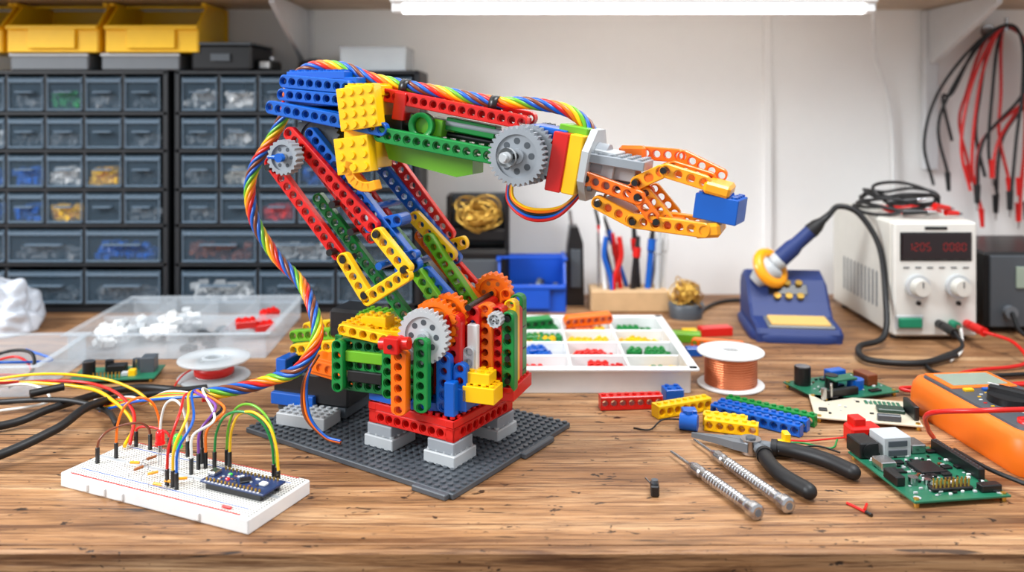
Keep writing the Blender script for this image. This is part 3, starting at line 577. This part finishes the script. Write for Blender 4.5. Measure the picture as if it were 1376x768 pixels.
b.cyl(STEEL,piv-V((0,0,.007)),piv+V((0,0,.006)),.0095); b.cyl(DGRY,piv+V((0,0,.006)),piv+V((0,0,.0072)),.0045)
b.wire(MGRY,[piv,piv+V((.006,-.012,0)),V((.226,.755,.008))],.005); b.wire(MGRY,[piv,piv+V((.014,-.004,0)),V((.243,.772,.008))],.005)
h1=catmull([V((.225,.762,.008)),V((.224,.742,.008)),V((.228,.716,.008)),V((.240,.690,.0075))],8); h2=catmull([V((.236,.777,.008)),V((.255,.768,.008)),V((.275,.750,.008)),V((.290,.726,.0075))],8)
for h in(h1,h2):
    b.sweep(RUB,h,.0066,12); b.lathe(RUB,h[-1],[(.0066*math.cos(t*PI/8),.0066*math.sin(t*PI/8)) for t in range(5)],12,frame(h[-1]-h[-2])); b.cyl(RUB,h[0],h[2],.0076)
b.done()
def sdrv(x0,y0,x1,y1):
    b=Bd('precision_screwdriver'); a=V((x0,y0,.0045)); e=V((x1,y1,.0065)); d=(e-a); L=d.length; F=frame(d)
    pr=[(.0003,0),(.0012,.002),(.0015,.012),(.0015,.032),(.0034,.036),(.005,.042),(.005,.052),(.0042,.054),(.0042,.058)]
    z=.058
    while z<L-.022: pr+=[(.0050,z+.001),(.0050,z+.0028),(.0046,z+.0034)]; z+=.0038
    pr+=[(.005,L-.02),(.005,L-.014),(.0040,L-.013),(.0040,L-.010),(.0063,L-.009),(.0065,L-.004),(.0063,L-.0012),(.0045,L),(0,L)]
    b.lathe(STEEL,a,pr,24,F,sm=False); b.cyl(MGRY,a+d.normalized()*(L-.0005),a+d.normalized()*(L+.0003),.0028); b.done()
sdrv(.144,.778,.189,.655); sdrv(.171,.805,.2165,.666)
b=Bd('push_button_component',(.117,.700,0)); b.box(BLK,(0,0,.005),(.007,.012,.009),R('Z',-6),.001); b.cyl(DGRY,(0,0,.0095),(0,0,.0125),.0028); b.cyl(STEEL,(-.001,.006,.005),(-.004,.022,.004),.0008); b.cyl(STEEL,(.002,.006,.005),(.001,.02,.004),.0006); b.done()
b=Bd('short_red_wires'); b.cyl(RED,(.268,.683,.0012),(.277,.668,.0012),.0011); b.cyl(RED,(.283,.681,.0012),(.276,.668,.003),.0011); b.cyl(BLK,(.277,.668,.0014),(.279,.662,.0014),.0014); b.done()
# ---------------------------------------------------------------- circuit boards
def chips(b,w,d,z,n,seed):
    rn=random.Random(seed)
    for i in range(n):
        x=rn.uniform(-.43,.43)*w;y=rn.uniform(-.43,.43)*d;t=rn.random()
        if t<.6: b.box(rn.choice([BLK,BRN,LGRY,WHT,WHT,BLK]),(x,y,z+.0008),(rn.uniform(.0015,.004),rn.uniform(.001,.0025),.0016),bev=.0002)
        elif t<.72: b.box(BLK,(x,y,z+.001),(.008,.006,.002),bev=.0003)
        else: b.box(LGRY,(x,y,z+.0003),(.002,.002,.0006),bev=.0001)
def posts(b,w,d):
    for s in(-1,1):
        for t in(-1,1): b.cyl(BRASS,(s*(w/2-.004),t*(d/2-.004),0),(s*(w/2-.004),t*(d/2-.004),.007),.0022)
b=Bd('microcontroller_board',(.353,.73,0),8); w,d=.084,.100; z=.006
b.box(PCBG,(0,0,z-.001),(w,d,.0018),bev=.0003); posts(b,w,d)
for s in(-1,1): b.cyl(LGRY,(s*.036,-.044,z),(s*.036,-.044,z+.0004),.003)
chips(b,w,d,z,130,1); b.box(BLK,(.004,.004,z+.0015),(.022,.022,.0028),bev=.0004)
for k in range(10):
    for s in(-1,1): b.box(STEEL,(-.006+k*.0022,.004+s*.0125,z+.0006),(.0008,.003,.0008),bev=0); b.box(STEEL,(.004+s*.0125,-.006+k*.0022,z+.0006),(.003,.0008,.0008),bev=0)
b.box(LGRY,(-.006,.042,z+.009),(.026,.024,.018),bev=.0006); b.box(DGRY,(-.006,.0296,z+.0045),(.018,.001,.005)); b.box(DGRY,(-.006,.0296,z+.0125),(.018,.001,.005)); b.box(STEEL,(-.030,.012,z+.004),(.014,.016,.008)); b.box(STEEL,(.018,.044,z+.004),(.014,.018,.008))
b.box(BLK,(-.032,.043,z+.007),(.018,.024,.014),bev=.001); b.cyl(BLK,(-.032,.03,z+.007),(-.032,.05,z+.007),.0065)
b.box(BLK,(.037,.01,z+.005),(.006,.065,.010)); b.box(BLK,(-.037,-.014,z+.004),(.008,.02,.008)); b.box(BLK,(.03,-.040,z+.003),(.018,.008,.006))
for i in range(9):
    for j in range(2): b.cyl(BRASS,(-.014+i*.0036,-.036+j*.0036,z),(-.014+i*.0036,-.036+j*.0036,z+.009),.0008,n=6)
b.box(BLK,(.0,-.034,z+.0015),(.036,.008,.003)); b.cyl(STEEL,(-.024,-.02,z),(-.024,-.02,z+.006),.004); b.cyl(STEEL,(-.012,-.022,z),(-.012,-.022,z+.004),.003)
for i in range(16): b.cyl(DGRY,(.037,-.02+i*.004,z+.010),(.037,-.02+i*.004,z+.0104),.0008,n=6)
b.done()
b=Bd('motor_driver_board',(.366,.952,0),20); w,d=.10,.070; b.box(PCBG,(0,0,z-.001),(w,d,.0018)); posts(b,w,d); chips(b,w,d,z,60,2)
b.cyl(BLK,(-.035,.02,z),(-.035,.02,z+.02),.009); b.cyl(STEEL,(-.035,.02,z+.02),(-.035,.02,z+.0205),.008); b.cyl(BLK,(-.012,.0,z),(-.012,.0,z+.014),.007); b.cyl(BLUE,(.012,-.01,z),(.012,-.01,z+.01),.009); b.box(BLUE,(.01,.02,z+.006),(.022,.012,.012)); b.box(BRN,(.035,.0,z+.006),(.014,.024,.012)); b.box(BLK,(-.02,-.026,z+.004),(.04,.006,.008)); b.box(PCBG,(-.005,-.008,z+.012),(.03,.016,.002)); b.done()
b=Bd('perforated_prototype_board',(.362,.880,0),-14); w,d=.100,.070; b.box(PCBW,(0,0,z-.001),(w,d,.0018)); posts(b,w,d); chips(b,w,d,z,16,3); b.box(BLK,(.044,-.008,z+.007),(.005,.03,.014),R('Z',10)); b.box(DGRY,(.02,-.028,z+.003),(.022,.006,.006)); b.box(PCBK,(.026,.0,z+.002),(.026,.014,.004)); b.cyl(STEEL,(-.036,.02,z),(-.036,.02,z+.012),.003); b.cyl(STEEL,(-.028,.026,z),(-.028,.026,z+.016),.0015)
for i in range(8): b.box(PCBG,(.006+i*.0045,.022,z+.0004),(.003,.010,.0008))
b.done()
# ---------------------------------------------------------------- multimeter
b=Bd('multimeter',(.472,.818,0),6); w,d=.098,.180
def rr(w,d,r,n=6):
    o=[]
    for cx,cy,a0 in((w/2-r,d/2-r,0),(-w/2+r,d/2-r,90),(-w/2+r,-d/2+r,180),(w/2-r,-d/2+r,270)):
        for k in range(n+1): a=math.radians(a0+90*k/n); o.append((cx+r*math.cos(a),cy+r*math.sin(a)))
    return o
def loft(b,mat,secs,cap=True):
    vs=[];n=len(secs[0][0])
    for o,zz in secs: vs+=[V((x,y,zz)) for x,y in o]
    fs=[[i*n+k,i*n+(k+1)%n,(i+1)*n+(k+1)%n,(i+1)*n+k] for i in range(len(secs)-1) for k in range(n)]
    b.add(vs,fs,mat,True); b.add(vs,[[(len(secs)-1)*n+k for k in range(n)],list(range(n))[::-1]],mat)
loft(b,MMO,[(rr(w*.94,d*.96,.014),0),(rr(w,d,.018),.006),(rr(w,d,.018),.020),(rr(w*.98,d*.98,.018),.030),(rr(w*.9,d*.94,.016),.036),(rr(w*.84,d*.9,.014),.037)])
loft(b,DGRY,[(rr(w*.80,d*.88,.012),.0365),(rr(w*.78,d*.86,.012),.039)])
b.box(LCD,(0,.052,.0400),(.058,.034,.002)); b.box(MMO,(0,.052,.0392),(.070,.046,.0018)); b.cyl(BLK,(0,-.012,.038),(0,-.012,.046),.022,n=32); b.box(BLK,(0,-.012,.048),(.010,.042,.008),R('Z',35),.002); b.box(WHT,(-.010,.002,.0522),(.0015,.010,.0006),R('Z',35),0)
for i in range(20): a=2*PI*i/20; b.box(random.choice([WHT,RED,WHT,YEL]),(.028*math.cos(a),-.012+.028*math.sin(a),.0393),(.003,.0015,.0006),bev=0)
for i,m in enumerate((YEL,BLUE,WHT)): b.box(m,(-.022+i*.02,.022,.040),(.010,.005,.003))
for x,m in((-.024,RED),(0,BLK),(.024,RED)): b.lathe(m,(x,-.062,.038),[(.0075,0),(.0075,.004),(.0035,.004),(.0035,0)],20)
b.done()
# ---------------------------------------------------------------- soldering station
SO=empty('soldering_station',(.393,1.215,0),-6)
b=Bd('base_unit',parent=SO)
pr=[(-.072,0),(.07,0),(.07,.058),(.062,.072),(.036,.078),(.012,.068),(-.008,.040),(-.024,.024),(-.068,.018),(-.072,.012)]
secs=[(-.056,.90),(-.052,1),(.052,1),(.056,.90)]
vs=[];n=len(pr)
for x,k in secs:
    for y,zz in pr: vs.append(V((x,-.002+(y+.002)*(.97 if k<1 else 1),zz*k if zz>.02 else zz)))
b.add(vs,[[i*n+k,i*n+(k+1)%n,(i+1)*n+(k+1)%n,(i+1)*n+k] for i in range(3) for k in range(n)]+[list(range(n)),[3*n+k for k in range(n)][::-1]],SBLUE)
loft(b,SBLUE,[(rr(.124,.152,.03),.0004),(rr(.126,.154,.03),.008),(rr(.118,.146,.03),.013)])
b.box(MGRY,(.004,-.046,.020),(.088,.044,.006),R('X',4),.002); b.box(SPY,(.004,-.047,.0235),(.078,.036,.005),R('X',4),.002)
b.box(BLK,(0,.004,.055),(.055,.004,.016),R('X',-38)); 
for i in range(3):
    for j in range(2): b.cyl(BRASS,(-.016+i*.016,-.004+j*.012,.046+j*.016),(-.016+i*.016,-.007+j*.012,.050+j*.016),.005,n=12)
b.box(WHT,(-.045,.01,.05),(.012,.003,.006),R('X',-38)); b.done()
b=Bd('iron_holder',parent=SO)
p0=V((-.03,.01,.078)); dr=V((.075,-.01,.075)).normalized(); F=frame(dr)
RD=frame((.55,-.65,.50))
b.lathe(YORG,p0+dr*.010,[(.022+.008*math.cos(a*PI/5),.008*math.sin(a*PI/5)) for a in range(11)],32,RD); b.lathe(LGRY,p0,[(.010,-.02),(.016,-.005),(.020,.012),(.015,.018),(.011,.018)],24,F)
b.lathe(LGRY,p0,[(.006,.012),(.0125,.02),(.0125,.03),(.010,.032)],20,F); b.lathe(SBLUE,p0,[(.0125,.03),(.0125,.052),(.010,.062),(.010,.085),(.011,.088)],20,F); b.lathe(RUB,p0,[(.011,.088),(.0095,.10),(.0055,.11),(.004,.125),(0,.125)],20,F)
e=p0+dr*.122
b.wire(RUB,[e,e+V((.014,0,.012)),e+V((.04,-.005,.002)),e+V((.062,-.02,-.04)),e+V((.064,-.04,-.10)),e+V((.050,-.08,-.148)),e+V((.01,-.11,-.155)),e+V((.005,-.16,-.157)),e+V((.06,-.17,-.157)),e+V((.12,-.13,-.157))],.004,10); b.done()
# ---------------------------------------------------------------- power supply
PS=empty('bench_power_supply',(.572,1.155,0),0)
b=Bd('case',parent=PS); w,h,d=.114,.156,.21
b.box(CREAM,(0,d/2+.006,.006+h/2),(w,d,h),bev=.004); b.box(PANEL,(0,.003,.006+h/2),(w-.002,.012,h-.002),bev=.004)
for x in(-.045,.045):
    for y in(.02,.19): b.cyl(BLK,(x,y,0),(x,y,.008),.007)
for i in range(10): b.box(MGRY,(-w/2-.0002,.05+i*.013,.06),(.0012,.004,.05),bev=.0002)
b.box(DISP,(0,-.004,.128),(.092,.003,.034),bev=.001); b.box(BLK,(0,-.0025,.128),(.097,.003,.039),bev=.001)
seg={'0':'abcdef','1':'bc','2':'abged','8':'abcdefg','5':'afgcd'}
sp={'a':(0,.005,1),'g':(0,0,1),'d':(0,-.005,1),'f':(-.0026,.0025,0),'b':(.0026,.0025,0),'e':(-.0026,-.0025,0),'c':(.0026,-.0025,0)}
for g,(x0,tx) in enumerate(((-.036,'1205'),(.012,'0080'))):
    for i,ch in enumerate(tx):
        for s_ in seg[ch]: q=sp[s_]; b.box(DIG,(x0+i*.0082+q[0],-.0058,.128+q[1]),(.0034,.0006,.0008) if q[2] else (.0008,.0006,.0034),bev=0)
for x in(-.026,.028):
    b.cyl(LGRY,(x,-.003,.075),(x,-.010,.075),.016,n=28); b.cyl(CREAM,(x,-.010,.075),(x,-.022,.075),.012,.0105,n=28); b.box(DGRY,(x,-.0223,.080),(.0015,.001,.008)); b.cyl(BLK,(x+.002,-.003,.052),(x+.002,-.006,.052),.003)
b.box(GRNB,(-.036,-.005,.026),(.032,.008,.014),bev=.003); b.box(LGRY,(-.036,-.003,.026),(.037,.005,.019),bev=.002)
for x,m in((.004,BLK),(.022,GRNB),(.042,RED)): b.cyl(m,(x,-.003,.024),(x,-.016,.024),.006); b.cyl(STEEL,(x,-.016,.024),(x,-.020,.024),.003)
for i in range(6): b.box(DGRY,(-.04+i*.016,-.0036,.100),(.008,.0008,.0014),bev=0)
b.box(BLK,(0,-.0036,.153),(.03,.0008,.004),bev=0); b.done()
b=Bd('test_leads',parent=PS)
for k in range(4):
    b.wire(RUB,[V((-.02+.05*math.cos(a*.7+k)+.005*k,.09+.05*math.sin(a*.7+k),.167+.008*k+.004*math.sin(a*2+k))) for a in range(11)],.0024)
b.wire(RUB,[V((-.03,.05,.17)),V((-.05,.08,.20)),V((0,.10,.205)),V((.04,.08,.19)),V((.03,.05,.17))],.0024)
b.wire(RED,[V((.0+.04*math.cos(a*.7),.07+.04*math.sin(a*.7),.170+.003*math.sin(a*2))) for a in range(9)],.002)
for p,q,m in(((-.03,.03,.170),(.0,.02,.172),BLK),((.01,.02,.180),(.035,.03,.176),RED),((-.04,.05,.182),(-.005,.04,.186),BLK),((.03,.03,.170),(.05,.035,.168),RED)): b.cyl(m,p,q,.0045,.003); b.cyl(STEEL,q,V(q)+(V(q)-V(p))*.35,.003,.001)
b.cyl(RED,(.042,-.018,.024),(.042,-.045,.024),.006); b.cyl(BLK,(.004,-.018,.024),(.004,-.045,.022),.006)
b.wire(RED,[V((.042,-.044,.024)),V((.06,-.08,.02)),V((.05,-.12,.006)),V((-.02,-.14,.004)),V((-.05,-.16,.004)),V((-.02,-.19,.004)),V((.08,-.17,.004))],.0022)
b.wire(RUB,[V((.004,-.044,.024)),V((.0,-.07,.012)),V((-.04,-.09,.004)),V((-.07,-.12,.004)),V((-.06,-.16,.004)),V((.05,-.15,.004)),V((.12,-.12,.004))],.0025)
b.wire(WW,[V((.02,-.03,.024)),V((.0,-.07,.008)),V((-.03,-.10,.003))],.0016); b.done()
b=Bd('black_bench_instrument',(.74,1.22,0)); b.box(BLK,(0,.06,.058),(.15,.16,.108),bev=.004); b.box(DGRY,(0,-.022,.058),(.14,.006,.10),bev=.002); b.box(LCD,(-.01,-.026,.078),(.05,.003,.03)); b.cyl(LGRY,(.04,-.024,.075),(.04,-.036,.075),.01); b.cyl(MGRY,(-.045,-.024,.03),(-.045,-.034,.03),.009)
for x in(-.06,.06): b.cyl(RUB,(x,0,0),(x,0,.006),.006); b.cyl(RUB,(x,.12,0),(x,.12,.006),.006)
b.wire(RUB,[V((-.045,-.034,.03)),V((-.05,-.07,.01)),V((-.02,-.12,.003)),V((.06,-.2,.003))],.003); b.done()
b=Bd('multimeter_probe_leads'); b.wire(RED,T((.60,.80,.05),(.50,.745,.058),(.455,.73,.060),(.402,.725,.06),(.372,.76,.045),(.385,.79,.02),(.400,.81,.004)),.0022)
b.wire(RED,T((.64,.95,.01),(.53,.96,.004),(.47,.955,.004),(.43,.945,.006),(.46,.935,.004),(.60,.92,.004)),.002)
b.wire(RUB,T((.56,.68,.004),(.46,.67,.006),(.408,.71,.012),(.405,.78,.004)),.002); b.done()
b=Bd('loose_hookup_wires')
b.wire(GRN,T((.24,.802,.002),(.27,.80,.003),(.295,.79,.002),(.305,.80,.006)),.0009); b.wire(RED,T((.26,.81,.001),(.28,.805,.003),(.315,.81,.004)),.0009); b.wire(RUB,T((.26,.79,.001),(.28,.785,.006),(.30,.78,.002)),.0009)
b.done()
# hanging leads
b=Bd('hanging_test_leads'); hx,hy,hz=.802,1.40,.43
b.cyl(STEEL,(hx,1.44,hz+.012),(hx,1.385,hz+.012),.003); b.cyl(STEEL,(hx,1.385,hz+.012),(hx,1.385,hz+.03),.003); b.cyl(STEEL,(hx,1.436,hz+.012),(hx,1.44,hz+.012),.012)
for i,(x1,x2,z1,z2,m) in enumerate(((-.135,.0,.19,.15,RUB),(-.11,-.05,.21,.16,RUB),(-.07,.02,.18,.13,RED),(-.05,-.02,.15,.2,RED),(-.02,.05,.17,.13,RUB),(.0,.03,.2,.17,RED),(-.09,.045,.26,.13,RUB),(-.06,-.035,.22,.17,RED),(-.03,.0,.2,.14,RUB))):
    yy=1.385+.005*i-.01; X1=hx+x1; X2=hx+x2
    b.wire(m,[V((X1+.012,yy,z1)),V((X1-.003,yy,z1+.07)),V((X1+(hx-X1)*.15,yy,.34)),V((X1+(hx-X1)*.6,yy,hz-.012)),V((hx-.002+.002*i,yy,hz+.018)),V((hx+.020+.004*i,yy,hz-.01)),V((hx+.02+.005*i,yy,.34)),V((X2+.01,yy,.26)),V((X2,yy,z2))],.0026)
    b.cyl(m,(X2,yy,z2+.03),(X2,yy,z2),.0054,.004); b.cyl(STEEL,(X2,yy,z2),(X2,yy,z2-.012),.002,.001)
    if i%2: b.cyl(m,(X1+.012,yy,z1),(X1+.014,yy,z1-.03),.0045,.003)
b.done()
# ---------------------------------------------------------------- rear mid items
ybin(.031,1.35,0,.108,BINB,d=.07,h=.078,name='blue_parts_bin',fill=[MGRY,DGRY,LGRY])
b=Bd('brass_wool_wire_holder',(-.054,1.38,0))
b.box(BLK,(0,0,.045),(.10,.06,.09),bev=.006); b.box(DGRY,(0,-.032,.05),(.07,.006,.05),bev=.003); b.box(BLK,(-.046,0,.13),(.008,.05,.09),bev=.003); b.box(BLK,(.046,0,.13),(.008,.05,.09),bev=.003); b.box(DGRY,(0,.024,.13),(.09,.006,.09)); b.box(BLK,(0,0,.112),(.09,.05,.02),bev=.003)
rn=random.Random(9)
for i in range(34):
    r=.012+rn.random()*.013; F=R('X',50+rn.uniform(-50,40))@R('Y',rn.uniform(-45,45)); c=V((rn.uniform(-.014,.014),-.014+rn.uniform(-.006,.006),.145+rn.uniform(-.010,.012)))
    b.sweep(BRASS,[c+F@V((r*1.3*math.cos(a*PI/8),r*math.sin(a*PI/8),0)) for a in range(17)],.0013,6)
b.cyl(MGRY,(0,-.034,.03),(0,-.044,.03),.014); b.done()
b=Bd('brush_holder_stand',(.101,1.375,0)); b.poly(BLK,[(-.014,0),(.014,0),(.012,.10),(.004,.125),(-.008,.125),(-.013,.09)],-.02,.02); b.box(DGRY,(0,-.022,.06),(.016,.006,.06)); b.cyl(STEEL,(-.004,0,.12),(-.008,0,.15),.003); b.done()
b=Bd('wooden_tool_block',(.182,1.34,0)); b.box(WOODB,(0,0,.0165),(.120,.055,.033),bev=.002)
for x,y,L_,m,r,t in((-.046,0,.11,STEEL,.002,0),(-.036,-.01,.12,WHT,.004,-3),(-.02,.0,.13,BLK,.0035,-14),(-.012,-.005,.09,RED,.004,-8),(.0,.008,.12,BLUE,.0035,-18),(.006,-.01,.085,BLK,.005,6),(.016,0,.10,BLK,.005,-4),(.03,-.005,.1,BLUE,.005,5),(.038,.008,.1,STEEL,.0025,8),(.045,-.008,.095,LGRY,.0045,2),(.055,0,.10,WHT,.004,3)):
    d=R('Y',t)@V((0,0,1)); p=V((x,y,.03)); b.cyl(m,p,p+d*L_*.6,r); b.cyl(m if m is not BLUE else RUB,p+d*L_*.6,p+d*L_,r*1.15,r*.6); b.cyl(RED if m is BLK else m,p+d*L_*.62,p+d*L_*.8,r*1.3)
# side cutters standing in the block, handles up
for s in(-1,1): b.wire(RED if s>0 else BLUE,[V((-.026,-.018,.03)),V((-.026+s*.004,-.018,.055)),V((-.026+s*.013,-.018,.085)),V((-.026+s*.010,-.018,.115))],.0042)
b.done()
b=Bd('brass_wool_tip_cleaner',(.262,1.285,0)); b.lathe(DGRY,(0,0,0),[(.024,0),(.027,.020),(.024,.023),(.020,.020),(.0,.014)],32)
for i in range(40):
    r=.009+rn.random()*.013; F=R('X',rn.uniform(-80,80))@R('Y',rn.uniform(-60,60)); c=V((rn.uniform(-.009,.009),rn.uniform(-.009,.009),.030+rn.random()*.012))
    b.sweep(BRASS,[c+F@V((r*math.cos(a*PI/8),r*math.sin(a*PI/8),0)) for a in range(17)],.0010,6)
b.wire(RUB,[V((.026,.02,.003)),V((.05,.06,.003)),V((.08,.09,.003)),V((.13,.10,.004))],.003); b.done()
for o in ROOTS: o.location.z+=TZ
# ---------------------------------------------------------------- lights, world, camera
def area(name,loc,tgt,sx,sy,pw,col):
    l=bpy.data.lights.new(name,'AREA'); l.shape='RECTANGLE'; l.size=sx; l.size_y=sy; l.energy=pw; l.color=col
    o=bpy.data.objects.new(name,l); bpy.context.collection.objects.link(o); o.location=loc; o.rotation_euler=(V(tgt)-V(loc)).to_track_quat('-Z','Y').to_euler(); return o
area('window_daylight',(-1.7,.2,1.9),(0,1.1,.85),.8,.7,52,(.93,.965,1))
area('added_overhead_light',(.5,.5,2.3),(.1,1.1,.75),.8,.5,28,(.97,.98,1))  # added overhead area light for brightness and shadows, no ceiling fixture behind it
w=bpy.data.worlds.new('World'); bpy.context.scene.world=w; w.use_nodes=True; bg=w.node_tree.nodes['Background']; bg.inputs[0].default_value=(.93,.96,1,1); bg.inputs[1].default_value=.75
sc=bpy.context.scene; sc.view_settings.view_transform='Standard'; sc.view_settings.look='None'; sc.view_settings.exposure=0
c=bpy.data.cameras.new('camera'); co=bpy.data.objects.new('camera',c); bpy.context.collection.objects.link(co); sc.camera=co
co.location=(0,0,.32+TZ); co.rotation_euler=(PI/2,0,0); c.sensor_width=36; c.lens=36*1147/1376; c.shift_y=-(384-140)/1376
c.clip_start=.01; c.dof.use_dof=True; c.dof.focus_distance=.77; c.dof.aperture_fstop=3.8
